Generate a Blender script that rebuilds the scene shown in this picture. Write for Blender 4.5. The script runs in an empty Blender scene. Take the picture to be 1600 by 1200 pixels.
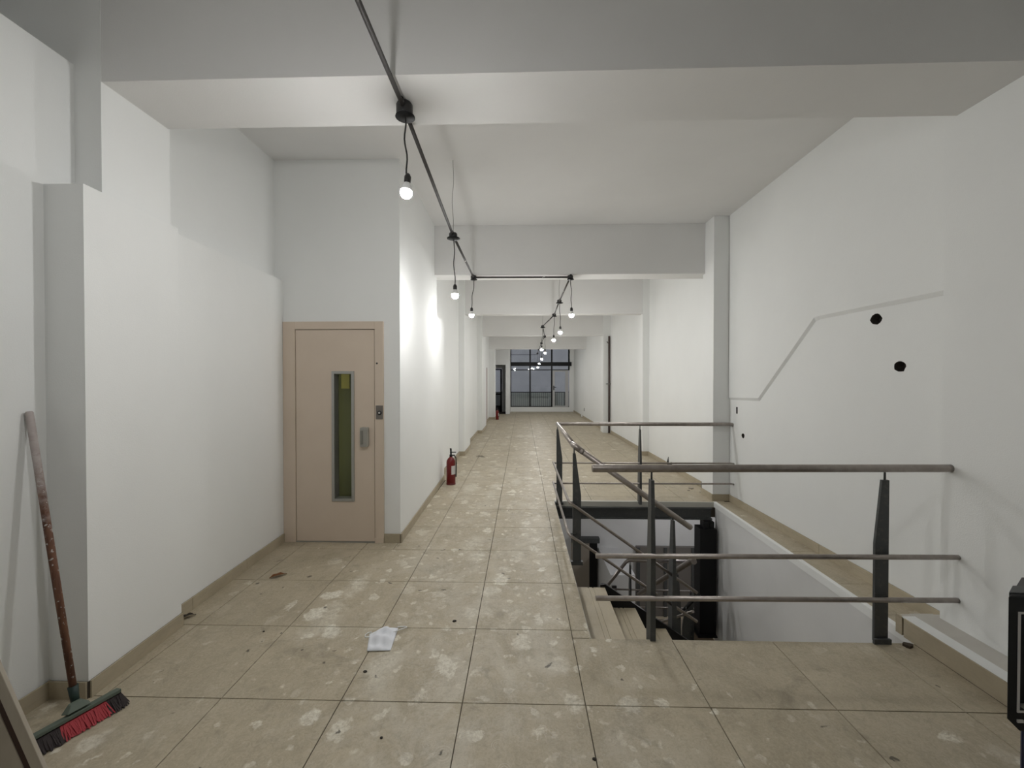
import bpy, bmesh, math, random
from mathutils import Vector, Matrix
from mathutils.geometry import tessellate_polygon
random.seed(7)
PI = math.pi
sc = bpy.context.scene
C = sc.collection

# ------------------------------------------------------------------ camera, sky, exposure
cam = bpy.data.cameras.new('camera'); camo = bpy.data.objects.new('camera', cam); C.objects.link(camo)
cam.sensor_width = 36.0; cam.lens = 650.0 * 36.0 / 1600.0
cam.clip_start = 0.05; cam.clip_end = 200
camo.location = (0, 0, 1.58)
camo.rotation_euler = (PI/2 - math.atan(7/650), 0, math.atan(16/650))
sc.camera = camo
W = bpy.data.worlds.new('dusk_sky'); sc.world = W; W.use_nodes = True
W.node_tree.nodes['Background'].inputs[0].default_value = (0.43, 0.43, 0.48, 1)
W.node_tree.nodes['Background'].inputs[1].default_value = 1.25
sc.view_settings.view_transform = 'Standard'; sc.view_settings.look = 'None'
sc.view_settings.exposure = 0.0; sc.view_settings.gamma = 1.0
sc.view_settings.use_curve_mapping = False
BULB = 630.0          # radiance of the bare bulbs

# ------------------------------------------------------------------ materials
def mat(name, col=(.8,.8,.8), rough=.6, metal=0.0, spec=None):
    m = bpy.data.materials.new(name); m.use_nodes = True
    b = m.node_tree.nodes['Principled BSDF']
    b.inputs['Base Color'].default_value = (*col, 1); b.inputs['Roughness'].default_value = rough
    b.inputs['Metallic'].default_value = metal
    if spec is not None: b.inputs['Specular IOR Level'].default_value = spec
    return m
class NT:
    def __init__(s, m): s.m = m; s.t = m.node_tree; s.b = s.t.nodes['Principled BSDF']
    def n(s, typ, **kw):
        x = s.t.nodes.new(typ)
        for k, v in kw.items():
            if k.startswith('i_'):
                key = k[2:]
                x.inputs[int(key) if key.isdigit() else key.replace('_', ' ')].default_value = v
            else: setattr(x, k, v)
        return x
    def l(s, a, b): s.t.links.new(a, b)
    def pos(s): return s.n('ShaderNodeNewGeometry').outputs['Position']
    def noise(s, scale, detail=4, rough=.55, dist=0, vec=None, stretch=None):
        v = vec or s.pos()
        if stretch:
            mp = s.n('ShaderNodeMapping'); mp.inputs['Scale'].default_value = stretch; s.l(v, mp.inputs[0]); v = mp.outputs[0]
        x = s.n('ShaderNodeTexNoise', i_Scale=scale, i_Detail=detail, i_Roughness=rough, i_Distortion=dist)
        s.l(v, x.inputs['Vector']); return x.outputs['Fac']
    def ramp(s, fac, stops):
        r = s.n('ShaderNodeValToRGB'); e = r.color_ramp.elements
        while len(e) < len(stops): e.new(0.5)
        for q, (p, c) in zip(e, stops):
            q.position = p; q.color = (c, c, c, 1) if isinstance(c, (int, float)) else (*c, 1)
        s.l(fac, r.inputs[0]); return r.outputs[0]
    def mix(s, fac, a, b, mode='MIX'):
        x = s.n('ShaderNodeMix', data_type='RGBA', blend_type=mode)
        for i, v in ((0, fac), (6, a), (7, b)):
            if isinstance(v, (int, float)): x.inputs[i].default_value = v
            elif isinstance(v, tuple): x.inputs[i].default_value = (*v, 1)
            else: s.l(v, x.inputs[i])
        return x.outputs[2]
    def math(s, op, a, b=0.0, clamp=False):
        x = s.n('ShaderNodeMath', operation=op, use_clamp=clamp)
        for i, v in ((0, a), (1, b)):
            if isinstance(v, (int, float)): x.inputs[i].default_value = v
            else: s.l(v, x.inputs[i])
        return x.outputs[0]
    def bump(s, h, strength=.2, dist=.01):
        x = s.n('ShaderNodeBump', i_Strength=strength, i_Distance=dist)
        s.l(h, x.inputs['Height']); s.l(x.outputs[0], s.b.inputs['Normal'])
    def color(s, c): s.l(c, s.b.inputs['Base Color'])
    def rough(s, c): s.l(c, s.b.inputs['Roughness'])

def plaster(name, a, b, rough=.75):
    m = mat(name, a, rough); t = NT(m)
    t.color(t.mix(t.ramp(t.noise(1.3, 5), [(.35, 0.), (.7, 1.)]), a, b))
    h = t.math('ADD', t.noise(2.2, 3), t.math('MULTIPLY', t.noise(160, 2), .12))
    t.bump(h, .25, .02)
    return m
WALL = plaster('white_wall_paint', (.86, .87, .855), (.835, .845, .83))
CEIL = plaster('ceiling_paint', (.80, .795, .78), (.77, .765, .75), .85)
BASEW = plaster('basement_paint', (.74, .74, .73), (.68, .68, .67))
ROUGHP = plaster('bare_plaster', (.62, .60, .55), (.50, .47, .42))
DARKHOLE = mat('raw_masonry', (.05, .045, .04), .95)
nt = NT(DARKHOLE); nt.color(nt.mix(nt.noise(60, 3), (.02, .018, .016), (.10, .085, .07)))

def floor_mat(name, dusty=True, tint=1.0):
    m = mat(name, (.4, .36, .28), .6); t = NT(m)
    P = t.pos()
    oi = t.n('ShaderNodeObjectInfo').outputs['Random']
    base = t.mix(t.ramp(t.noise(2.1, 6, .6), [(.3, 0.), (.7, 1.)]), (.40*tint, .345*tint, .245*tint), (.51*tint, .445*tint, .325*tint))
    base = t.mix(t.math('MULTIPLY', oi, .22), base, (.38*tint, .325*tint, .235*tint))
    # travertine-like fine streaks
    base = t.mix(t.math('MULTIPLY', t.ramp(t.noise(26, 5, .7, 1.2, stretch=(1, .25, 1)), [(.45, 0.), (.7, 1.)]), .35), base, (.32*tint, .275*tint, .20*tint))
    if dusty:
        sx = t.n('ShaderNodeSeparateXYZ'); t.l(P, sx.inputs[0])
        # how much people walk: a band down the corridor, wide near the entrance
        ab = t.math('ABSOLUTE', t.math('ADD', sx.outputs[0], .25))
        band = t.math('SUBTRACT', 1.25, t.math('MULTIPLY', ab, .85), True)
        far = t.math('SUBTRACT', 1.35, t.math('MULTIPLY', sx.outputs[1], .085), True)
        near = t.math('SUBTRACT', 2.2, sx.outputs[1], True)
        right = t.math('SUBTRACT', 2.4, t.math('MULTIPLY', sx.outputs[0], 1.0), True)
        walk = t.math('MULTIPLY', t.math('MAXIMUM', band, t.math('MULTIPLY', near, t.math('MULTIPLY', right, .75))), far)
        dn = t.n('ShaderNodeTexNoise', i_Scale=7.0, i_Detail=4.0, i_Roughness=.6); t.l(P, dn.inputs['Vector'])
        warp = t.n('ShaderNodeVectorMath', operation='MULTIPLY_ADD'); t.l(dn.outputs['Color'], warp.inputs[0])
        warp.inputs[1].default_value = (.16, .16, 0); t.l(P, warp.inputs[2])
        fine = t.math('MULTIPLY', t.math('SUBTRACT', t.noise(12, 6, .72, .6), .5), .62)
        big = t.ramp(t.noise(1.1, 4, .6), [(.36, .45), (.60, 1.)])
        for scale, w0, w1, strength, off, st in ((4.6, .27, .35, 1., 0, (1, .85, 1)), (8.5, .26, .33, 1., 3.7, (1, 1, 1)), (2.4, .26, .46, .7, 9.1, (1.4, .6, 1)), (15., .22, .32, .8, 5.3, (1, .8, 1))):
            mp = t.n('ShaderNodeMapping'); mp.inputs['Location'].default_value = (off, off*.7, 0); mp.inputs['Scale'].default_value = st
            t.l(warp.outputs[0], mp.inputs[0])
            v = t.n('ShaderNodeTexVoronoi', i_Scale=scale, i_Randomness=1.0); t.l(mp.outputs[0], v.inputs['Vector'])
            sel = t.n('ShaderNodeSeparateColor'); t.l(v.outputs['Color'], sel.inputs[0])
            dd = t.math('ADD', t.math('ADD', v.outputs['Distance'], fine), t.math('MULTIPLY', sel.outputs[1], .16))
            blob = t.ramp(dd, [(w0, 1.), (w1, 0.)])
            on = t.ramp(t.math('MULTIPLY', t.math('ADD', sel.outputs[0], t.math('MULTIPLY', walk, .65)), .5), [(.36, 0.), (.52, 1.)])
            tex = t.ramp(t.noise(45, 4, .75, .8), [(.36, .25), (.6, 1.)])
            base = t.mix(t.math('MULTIPLY', t.math('MULTIPLY', blob, t.math('MULTIPLY', on, big)), t.math('MULTIPLY', tex, strength)), base, (.84, .81, .70))
        cloud = t.ramp(t.noise(2.6, 8, .68, 1.2, stretch=(1, .7, 1)), [(.47, 0.), (.62, 1.)])
        base = t.mix(t.math('MULTIPLY', t.math('MULTIPLY', cloud, walk), .42), base, (.66, .62, .52))
        # wipe marks and curls of dried dust
        wv = t.n('ShaderNodeTexWave', wave_type='RINGS', i_Scale=3.2, i_Distortion=16.0, i_Detail=4.0, i_Detail_Scale=1.7)
        t.l(P, wv.inputs['Vector'])
        curls = t.math('MULTIPLY', t.ramp(wv.outputs['Fac'], [(.84, 0.), (.97, 1.)]), t.ramp(t.noise(5, 3), [(.5, 0.), (.62, 1.)]))
        base = t.mix(t.math('MULTIPLY', t.math('MULTIPLY', curls, walk), .22), base, (.62, .59, .50))
        grit = t.ramp(t.noise(3.3, 6, .75, .5), [(.52, 0.), (.62, 1.)])
        base = t.mix(t.math('MULTIPLY', t.math('MULTIPLY', grit, walk), .28), base, (.55, .52, .43))
        # faint round sole prints
        for sc_, off in ((5.2, 1.7), (7.5, 6.1)):
            mp = t.n('ShaderNodeMapping'); mp.inputs['Location'].default_value = (off, off*1.3, 0); t.l(P, mp.inputs[0])
            v3 = t.n('ShaderNodeTexVoronoi', i_Scale=sc_); t.l(mp.outputs[0], v3.inputs['Vector'])
            s3 = t.n('ShaderNodeSeparateColor'); t.l(v3.outputs['Color'], s3.inputs[0])
            ring = t.ramp(t.math('SINE', t.math('MULTIPLY', v3.outputs['Distance'], 95.)), [(.35, 0.), (.8, 1.)])
            rm = t.math('MULTIPLY', t.ramp(v3.outputs['Distance'], [(.22, 1.), (.28, 0.)]), t.math('GREATER_THAN', s3.outputs[2], .66))
            base = t.mix(t.math('MULTIPLY', t.math('MULTIPLY', t.math('MULTIPLY', ring, rm), walk), t.math('MULTIPLY', t.ramp(t.noise(11, 3), [(.42, 0.), (.56, 1.)]), .42)), base, (.66, .62, .52))
        # wormy grain of trodden dust
        gr_ = t.noise(34, 5, .7, 2.2)
        base = t.mix(t.math('MULTIPLY', t.ramp(gr_, [(.50, 0.), (.60, 1.)]), .22), base, (.62, .55, .42))
        base = t.mix(t.math('MULTIPLY', t.ramp(gr_, [(.38, 1.), (.47, 0.)]), .22), base, (.26, .21, .14))
        # dark grey dirt and specks
        dirt = t.ramp(t.noise(3.0, 7, .72, 1.0, stretch=(1, 1.3, 1)), [(.28, 1.), (.42, 0.)])
        base = t.mix(t.math('MULTIPLY', dirt, .55), base, (.21, .18, .13))
        base = t.mix(t.math('MULTIPLY', t.ramp(t.noise(6.5, 8, .8, .6), [(.50, 0.), (.66, 1.)]), .34), base, (.25, .215, .155))
        v2 = t.n('ShaderNodeTexVoronoi', i_Scale=11.0); t.l(warp.outputs[0], v2.inputs['Vector'])
        sp = t.ramp(v2.outputs['Distance'], [(.09, 1.), (.15, 0.)])
        s2 = t.n('ShaderNodeSeparateColor'); t.l(v2.outputs['Color'], s2.inputs[0])
        on2 = t.math('GREATER_THAN', t.math('ADD', s2.outputs[1], t.math('MULTIPLY', near, .20)), .84)
        base = t.mix(t.math('MULTIPLY', t.math('MULTIPLY', sp, on2), .85), base, (.07, .06, .045))
    t.color(base)
    t.rough(t.ramp(t.noise(9, 3), [(.3, .42), (.7, .62)]))
    t.bump(t.noise(70, 3), .12, .004)
    return m
TILE = floor_mat('dusty_floor_tile')
SKIRT = floor_mat('skirting_tile', False, 1.0)
GROUT = mat('dark_grout', (.10, .085, .065), .95)
STONE = floor_mat('stair_stone', False, 1.12)
NOSING = mat('pale_stone_edge', (.50, .49, .44), .6)
CONC = mat('concrete', (.33, .31, .28), .9); nt = NT(CONC); nt.color(nt.mix(nt.noise(8, 5), (.25, .23, .2), (.40, .38, .34)))

STEEL = mat('brushed_steel', (.32, .285, .26), .33, .75)
nt = NT(STEEL); nt.color(nt.mix(nt.ramp(nt.noise(22, 4), [(.35, 0.), (.7, 1.)]), (.36, .325, .30), (.28, .25, .23)))
GREYST = mat('dark_grey_paint_steel', (.062, .066, .066), .5); nt = NT(GREYST)
nt.color(nt.mix(nt.ramp(nt.noise(30, 4), [(.55, 0.), (.75, 1.)]), (.062, .066, .066), (.10, .10, .095)))
BLACKM = mat('black_painted_metal', (.010, .010, .011), .5, 0, .25)
BLACKP = mat('black_plastic', (.015, .014, .014), .4)
CORDM = mat('cord_rubber', (.03, .03, .028), .6)
WIREM = mat('hanger_wire', (.25, .24, .22), .4, .8)
PIPEM = mat('conduit_steel', (.05, .045, .042), .55, .0)
nt = NT(PIPEM)
nt.color(nt.mix(nt.ramp(nt.noise(4.5, 3, .6, 0), [(.64, 0.), (.66, 1.)]), (.03, .026, .024), (.55, .53, .5)))
ELEV = mat('beige_door_paint', (.67, .565, .46), .42); nt = NT(ELEV)
nt.color(nt.mix(nt.ramp(nt.noise(3, 4), [(.3, 0.), (.7, 1.)]), (.67, .565, .46), (.64, .535, .43)))
ALU = mat('aluminium', (.42, .42, .40), .38, .7)
HANDLEM = mat('grey_handle_plastic', (.34, .33, .29), .35)
SHAFT = mat('green_shaft_paint', (.25, .26, .20), .7)
YELLOW = mat('yellow_light_patch', (.75, .68, .30), .7)
REDP = mat('fire_red', (.15, .005, .006), .28)
LABELM = mat('pale_sticker', (.62, .60, .58), .5)
WHITEP = mat('white_frame_paint', (.50, .50, .50), .5)
def glass(name, tint=(.92, .95, .94), refl=.10):
    m = bpy.data.materials.new(name); m.use_nodes = True; t = m.node_tree
    t.nodes.remove(t.nodes['Principled BSDF'])
    tr = t.nodes.new('ShaderNodeBsdfTransparent'); tr.inputs[0].default_value = (*tint, 1)
    gl = t.nodes.new('ShaderNodeBsdfGlossy'); gl.inputs['Roughness'].default_value = .02
    lw = t.nodes.new('ShaderNodeLayerWeight'); lw.inputs['Blend'].default_value = refl
    mx = t.nodes.new('ShaderNodeMixShader'); o = t.nodes['Material Output']
    t.links.new(lw.outputs['Fresnel'], mx.inputs[0]); t.links.new(tr.outputs[0], mx.inputs[1]); t.links.new(gl.outputs[0], mx.inputs[2])
    t.links.new(mx.outputs[0], o.inputs['Surface']); return m
GLASS = glass('window_glass', refl=.3)
GLASSG = glass('green_tinted_glass', (.74, .78, .66), .25)
STREET = mat('street_facade', (.50, .50, .52), .9); nt = NT(STREET)
nt.color(nt.mix(nt.noise(1.2, 5), (.40, .40, .43), (.60, .60, .62)))
RIB = mat('ribbed_metal', (.60, .60, .62), .6)
BULBM = bpy.data.materials.new('lit_bulb'); BULBM.use_nodes = True
_t = BULBM.node_tree; _t.nodes.remove(_t.nodes['Principled BSDF'])
_e = _t.nodes.new('ShaderNodeEmission'); _e.inputs[0].default_value = (1, .992, .985, 1); _e.inputs[1].default_value = BULB
_t.links.new(_e.outputs[0], _t.nodes['Material Output'].inputs['Surface'])

# ------------------------------------------------------------------ mesh helpers
class MB:
    def __init__(s): s.bm = bmesh.new(); s.smooth = []
    def box(s, x0, x1, y0, y1, z0, z1, mi=0):
        return s.prism([(x0, y0), (x1, y0), (x1, y1), (x0, y1)], z0, z1, mi)
    def prism(s, poly, z0, z1, mi=0):
        b = s.bm; lo = [b.verts.new((x, y, z0)) for x, y in poly]; hi = [b.verts.new((x, y, z1)) for x, y in poly]
        n = len(poly); fs = [b.faces.new(lo[::-1]), b.faces.new(hi)]
        for i in range(n): fs.append(b.faces.new((lo[i], lo[(i+1) % n], hi[(i+1) % n], hi[i])))
        for f in fs: f.material_index = mi
        return s
    def ext(s, poly, axis, a0, a1, mi=0):
        """poly in the two axes other than `axis` (cyclic order kept simple), extruded along axis from a0 to a1"""
        def pt(p, a): return {'x': (a, p[0], p[1]), 'y': (p[0], a, p[1]), 'z': (p[0], p[1], a)}[axis]
        b = s.bm; lo = [b.verts.new(pt(p, a0)) for p in poly]; hi = [b.verts.new(pt(p, a1)) for p in poly]
        n = len(poly); fs = [b.faces.new(lo[::-1]), b.faces.new(hi)]
        for i in range(n): fs.append(b.faces.new((lo[i], lo[(i+1) % n], hi[(i+1) % n], hi[i])))
        for f in fs: f.material_index = mi
        return s
    def hexa(s, a, b_, mi=0):
        """two quads of four 3-D points each, joined into a solid"""
        b = s.bm; lo = [b.verts.new(p) for p in a]; hi = [b.verts.new(p) for p in b_]
        fs = [b.faces.new(lo[::-1]), b.faces.new(hi)]
        for i in range(4): fs.append(b.faces.new((lo[i], lo[(i+1) % 4], hi[(i+1) % 4], hi[i])))
        for f in fs: f.material_index = mi
        return s
    def tube(s, pts, r, n=12, mi=0, cap=True):
        b = s.bm; pts = [Vector(p) for p in pts]; rs = r if isinstance(r, (list, tuple)) else [r]*len(pts)
        rings = []
        for i, p in enumerate(pts):
            t = (pts[min(i+1, len(pts)-1)] - pts[max(i-1, 0)]).normalized()
            if 0 < i < len(pts)-1:
                d1 = (p - pts[i-1]).normalized(); d2 = (pts[i+1] - p).normalized(); t = (d1 + d2).normalized()
                k = 1 / max(.5, t.dot(d1))
            else: k = 1
            up = Vector((0, 0, 1)) if abs(t.z) < .95 else Vector((0, 1, 0))
            u = t.cross(up).normalized(); v = u.cross(t).normalized()
            rings.append([b.verts.new(p + (u*math.cos(2*PI*j/n) + v*math.sin(2*PI*j/n)*(k if abs(t.z) < .95 else 1)) * rs[i]) for j in range(n)])
        for a, c in zip(rings, rings[1:]):
            for j in range(n):
                f = b.faces.new((a[j], a[(j+1) % n], c[(j+1) % n], c[j])); f.smooth = True; f.material_index = mi
        if cap:
            for rg, rev in ((rings[0], True), (rings[-1], False)):
                f = b.faces.new(rg[::-1] if rev else rg); f.material_index = mi
        return s
    def lathe(s, prof, cx=0, cy=0, z=0, n=20, mi=0, axis='z'):
        b = s.bm; rings = []
        for r, h in prof:
            if axis == 'z': rings.append([b.verts.new((cx + r*math.cos(2*PI*j/n), cy + r*math.sin(2*PI*j/n), z + h)) for j in range(n)])
            elif axis == 'y': rings.append([b.verts.new((cx + r*math.cos(2*PI*j/n), cy + h, z + r*math.sin(2*PI*j/n))) for j in range(n)])
            else: rings.append([b.verts.new((cx + h, cy + r*math.cos(2*PI*j/n), z + r*math.sin(2*PI*j/n))) for j in range(n)])
        for a, c in zip(rings, rings[1:]):
            for j in range(n):
                f = b.faces.new((a[j], a[(j+1) % n], c[(j+1) % n], c[j])); f.smooth = True; f.material_index = mi
        for rg in (rings[0], rings[-1]):
            f = b.faces.new(rg); f.material_index = mi
        return s
    def mesh(s, name, mats, fix=True):
        if fix: bmesh.ops.recalc_face_normals(s.bm, faces=s.bm.faces[:])
        me = bpy.data.meshes.new(name); s.bm.to_mesh(me); s.bm.free()
        for m in (mats if isinstance(mats, (list, tuple)) else [mats]): me.materials.append(m)
        return me
    def build(s, name, mats, parent=None, bevel=0, fix=True, **props):
        me = s.mesh(name, mats, fix)
        o = bpy.data.objects.new(name, me); C.objects.link(o)
        if parent is not None: o.parent = parent; o.matrix_parent_inverse = Matrix.Translation(-Vector(parent.location))
        if bevel:
            bv = o.modifiers.new('bevel', 'BEVEL'); bv.width = bevel; bv.segments = 2; bv.limit_method = 'ANGLE'
        for k, v in props.items(): o[k] = v
        return o
def thing(name, label, cat, loc=(0, 0, 0), group=None):
    o = bpy.data.objects.new(name, None); C.objects.link(o); o.location = loc; o.empty_display_size = .1
    o['label'] = label; o['category'] = cat
    if group: o['group'] = group
    return o
def struct(name, mb, mats, parent=None, label=None, **kw):
    o = mb.build(name, mats, parent, **kw)
    if parent is None: o['kind'] = 'structure'
    if label: o['label'] = label
    return o

# ------------------------------------------------------------------ shell
WX = 2.43       # right edge of the stair opening near the camera (drifts to 2.485 at the back)
OX, OY0, OY1 = .42, 2.535, 5.42
OP = [(OX, OY0), (WX-.03, OY0), (2.485, OY1), (OX, OY1)]
# floor slab (dark bed below the tiles)
m = MB()
T0 = -.006
m.box(-2.6, 2.9, -2.5, OY0, -.2, T0)
m.box(-2.6, OX, OY0, OY1, -.2, T0)
m.prism([(2.40, OY0), (2.9, OY0), (2.9, OY1), (2.485, OY1)], -.2, T0)
m.box(-2.6, 2.9, OY1, 20.7, -.2, T0)
floor = struct('floor', m, [GROUT])

# floor tiles
ROW, COL = .604, .6
y_org, x_org = 2.010 - 3*ROW, -.292 - 4*COL
rects = [(-2.35, -1.33, y_org, 3.99), (-1.33, -1.20, y_org, 3.99), (-1.20, .308, y_org, 6.5),
         (-1.33, .308, 6.5, 18.95), (-.60, .308, 18.95, 20.4),
         (.308, OX, OY0, OY1), (.308, 2.34, y_org, OY0), (.308, 2.62, OY1, 20.4)]
def merged_pieces():
    out = []
    ny = int((20.4 - y_org)/ROW) + 1; nx = 9
    for j in range(ny):
        for i in range(nx):
            cx0, cx1 = x_org + i*COL, x_org + (i+1)*COL; cy0, cy1 = y_org + j*ROW, y_org + (j+1)*ROW
            ps = []
            for (a, b, c, d) in rects:
                q = [max(a, cx0), min(b, cx1), max(c, cy0), min(d, cy1)]
                if q[1]-q[0] > .004 and q[3]-q[2] > .004: ps.append(q)
            again = True
            while again:
                again = False
                for p in range(len(ps)):
                    for r in range(p+1, len(ps)):
                        A, B = ps[p], ps[r]
                        if abs(A[2]-B[2]) < 1e-4 and abs(A[3]-B[3]) < 1e-4 and (abs(A[1]-B[0]) < 1e-4 or abs(B[1]-A[0]) < 1e-4):
                            ps[p] = [min(A[0], B[0]), max(A[1], B[1]), A[2], A[3]]; ps.pop(r); again = True; break
                        if abs(A[0]-B[0]) < 1e-4 and abs(A[1]-B[1]) < 1e-4 and (abs(A[3]-B[2]) < 1e-4 or abs(B[3]-A[2]) < 1e-4):
                            ps[p] = [A[0], A[1], min(A[2], B[2]), max(A[3], B[3])]; ps.pop(r); again = True; break
                    if again: break
            out += ps
    return out
cache = {}
def tile(x0, x1, y0, y1, parent=floor, mt=TILE):
    g = .0022
    w, h = round(x1-x0-2*g, 4), round(y1-y0-2*g, 4)
    if w < .01 or h < .01: return
    if (w, h) not in cache:
        b = MB(); e = .0012
        bm = b.bm
        lo = [bm.verts.new((x, y, T0)) for x, y in ((0, 0), (w, 0), (w, h), (0, h))]
        mi = [bm.verts.new((x, y, -e)) for x, y in ((0, 0), (w, 0), (w, h), (0, h))]
        hi = [bm.verts.new((x, y, 0)) for x, y in ((e, e), (w-e, e), (w-e, h-e), (e, h-e))]
        for A, B in ((lo, mi), (mi, hi)):
            for k in range(4): bm.faces.new((A[k], A[(k+1) % 4], B[(k+1) % 4], B[k]))
        bm.faces.new(hi)
        cache[(w, h)] = b.mesh('tile', mt)
    o = bpy.data.objects.new('tile', cache[(w, h)]); C.objects.link(o); o.parent = parent
    o.location = (x0+g, y0+g, random.uniform(-.0006, .0004))
for q in merged_pieces(): tile(*q)
# ledge tiles along the right wall beside the opening
for k in range(5):
    a = 2.66 + k*ROW; b_ = min(a + ROW, OY1)
    if b_ - a < .05: continue
    m = MB(); xa = 2.40 + (a-OY0)/(OY1-OY0)*.085 + .022; xb = 2.40 + (b_-OY0)/(OY1-OY0)*.085 + .022
    m.prism([(xa, a+.002), (2.698, a+.002), (2.698, b_-.002), (xb, b_-.002)], T0, 0).build('tile', TILE, floor)

# left wall
m = MB()
m.box(-2.75, -2.35, -2.5, 2.2, 0, 3.23)
m.box(-3.0, -2.75, -2.5, 2.7, 0, 3.75)
m.box(-2.75, -2.205, 2.14, 2.565, 0, 3.75)
m.prism([(-2.75, 1.995), (-2.15, 1.995), (-2.185, 2.60), (-2.75, 2.60)], 0, 2.54)
m.prism([(-2.75, 2.60), (-2.265, 2.60), (-2.32, 3.99), (-2.75, 3.99)], 0, 2.54)
m.box(-2.75, -2.405, 2.565, 4.15, 0, 3.75)
# lift shaft front, with the door opening
m.box(-2.75, -2.318, 3.99, 4.16, 0, 2.139)
m.box(-1.336, -1.18, 3.99, 4.16, 0, 2.139)
m.box(-2.75, -1.18, 3.99, 4.16, 2.139, 3.75)
# lift shaft side along the corridor
m.prism([(-1.34, 4.16), (-1.18, 4.16), (-1.215, 5.9), (-1.34, 5.9)], 0, 3.75)
m.prism([(-1.40, 5.9), (-1.215, 5.9), (-1.228, 6.5), (-1.40, 6.5)], 0, 2.48)
m.box(-2.75, -1.315, 5.9, 17.0, 0, 3.75)
m.box(-1.5, -1.20, 8.6, 9.55, 0, 3.75)
m.box(-1.5, -1.185, 12.18, 13.65, 0, 3.75)
m.box(-1.5, -1.09, 16.45, 17.0, 0, 3.75)
m.box(-2.75, -2.55, 17.0, 20.7, 0, 3.75)
wall_left = struct('wall_left', m, WALL)
# right wall: slab with real holes
def holed_panel(m, X, depth, y0, y1, z0, z1, holes, hd=.07):
    outer = [Vector((0, y0, z0)), Vector((0, y1, z0)), Vector((0, y1, z1)), Vector((0, y0, z1))]
    loops = [outer] + [[Vector((0, y, z)) for y, z in h] for h in holes]
    tris = tessellate_polygon(loops); flat = [p for lp in loops for p in lp]
    vs = [m.bm.verts.new((X, p.y, p.z)) for p in flat]
    for t in tris:
        try: m.bm.faces.new([vs[i] for i in t])
        except ValueError: pass
    k = 4
    for h in holes:
        rim = vs[k:k+len(h)]; k += len(h)
        back = [m.bm.verts.new((X+hd, v.co.y, v.co.z)) for v in rim]
        for i in range(len(rim)):
            f = m.bm.faces.new((rim[i], rim[(i+1) % len(rim)], back[(i+1) % len(rim)], back[i])); f.material_index = 1
        f = m.bm.faces.new(back); f.material_index = 1
def ragged(cy, cz, ry, rz, n=14, j=.12):
    return [(cy + ry*math.cos(2*PI*i/n)*(1+random.uniform(-j, j)), cz + rz*math.sin(2*PI*i/n)*(1+random.uniform(-j, j))) for i in range(n)]
m = MB()
holed_panel(m, 2.70, .2, 2.60, 5.47, 0, 3.75,
            [ragged(3.247, 2.040, .052, .043), ragged(3.044, 1.672, .046, .040),
             [(5.28, 1.15), (5.315, 1.15), (5.315, 1.235), (5.28, 1.235)], ragged(5.149, .891, .033, .030)])
m.box(2.78, 2.95, 2.60, 5.47, 0, 3.75)
# thicker coat of plaster above an old chase line, with a slanted lower lip
gp = [(5.47, 1.315), (4.797, 1.333), (3.899, 2.115), (3.841, 2.125), (2.60, 2.117)]
lip = .030; th = .020
n_ = len(gp); tp = [(5.47, 3.70), (2.60, 3.70)]
fr = [(y, z+lip) if i not in (1, 2) else (y-.004, z+lip*1.2) for i, (y, z) in enumerate(gp)]
bmv = m.bm
lo_ = [bmv.verts.new((2.70-.0005, y, z)) for y, z in gp]; up_ = [bmv.verts.new((2.70-th, y, z)) for y, z in fr]
tops = [bmv.verts.new((2.70-th, y, z)) for y, z in ((5.47, 3.70), (4.797, 3.7), (3.899, 3.7), (3.841, 3.7), (2.60, 3.70))]
for i in range(n_-1):
    bmv.faces.new((lo_[i], lo_[i+1], up_[i+1], up_[i])); bmv.faces.new((up_[i], up_[i+1], tops[i+1], tops[i]))
m.box(2.57, 2.95, -2.5, 2.61, 0, 3.75)
m.box(2.485, 2.95, 5.475, 5.80, 0, 3.75)
m.box(2.63, 2.95, 5.80, 8.70, 0, 3.75)
m.box(2.50, 2.95, 8.70, 9.0, 0, 3.75)
m.box(2.61, 2.95, 9.0, 12.4, 0, 3.75)
m.box(2.40, 2.95, 12.4, 12.8, 0, 3.75)
m.box(2.52, 2.95, 12.8, 20.7, 0, 3.75)
wall_right = struct('wall_right', m, [WALL, DARKHOLE], fix=False)
# ceiling with the lowered front bay and its downstand
m = MB()
m.box(-3.0, 2.95, -2.5, 2.2, 3.70, 3.9)
m.prism([(-2.95, 2.148), (2.90, 2.11), (2.90, 2.54), (-2.95, 2.56)], 3.14, 3.85)
m.box(-2.75, 2.95, 2.55, 20.7, 3.70, 3.9)
struct('ceiling', m, CEIL)
for k, (y, t_, zb, x0, x1) in enumerate([(5.735, .30, 3.02, -1.45, 2.60), (8.72, .20, 2.945, -1.4, 2.505), (12.42, .20, 2.885, -1.4, 2.405), (16.42, .32, 2.79, -1.4, 2.57)]):
    o = MB().box(x0, x1, y, y+t_, zb, 3.72).build('ceiling_beam', CEIL, None, bevel=.008)
    o['kind'] = 'structure'
# wall behind the camera
struct('wall_back', MB().box(-3.0, 2.95, -2.7, -2.5, -.2, 3.9), WALL)

# far end: partition with a doorway on the left, glazed front on the right
m = MB()
m.box(-2.55, -1.26, 19.0, 19.12, 0, 3.72)
m.box(-1.26, -.76, 19.0, 19.12, 2.25, 3.72)
m.box(-.76, -.575, 19.0, 20.55, 0, 3.72)
m.box(-2.75, -.80, 20.401, 20.6, 2.12, 3.72)
m.box(-.99, -.76, 20.40, 20.6, 0, 2.12)
m.box(-2.75, -1.95, 20.40, 20.6, 0, 2.12)
m.box(-.575, 2.30, 20.40, 20.6, 0, .235)
m.box(2.30, 2.95, 20.40, 20.6, 0, 3.72)
m.box(-.575, 2.30, 20.40, 20.6, 3.45, 3.72)
struct('wall_front', m, WALL)

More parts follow.
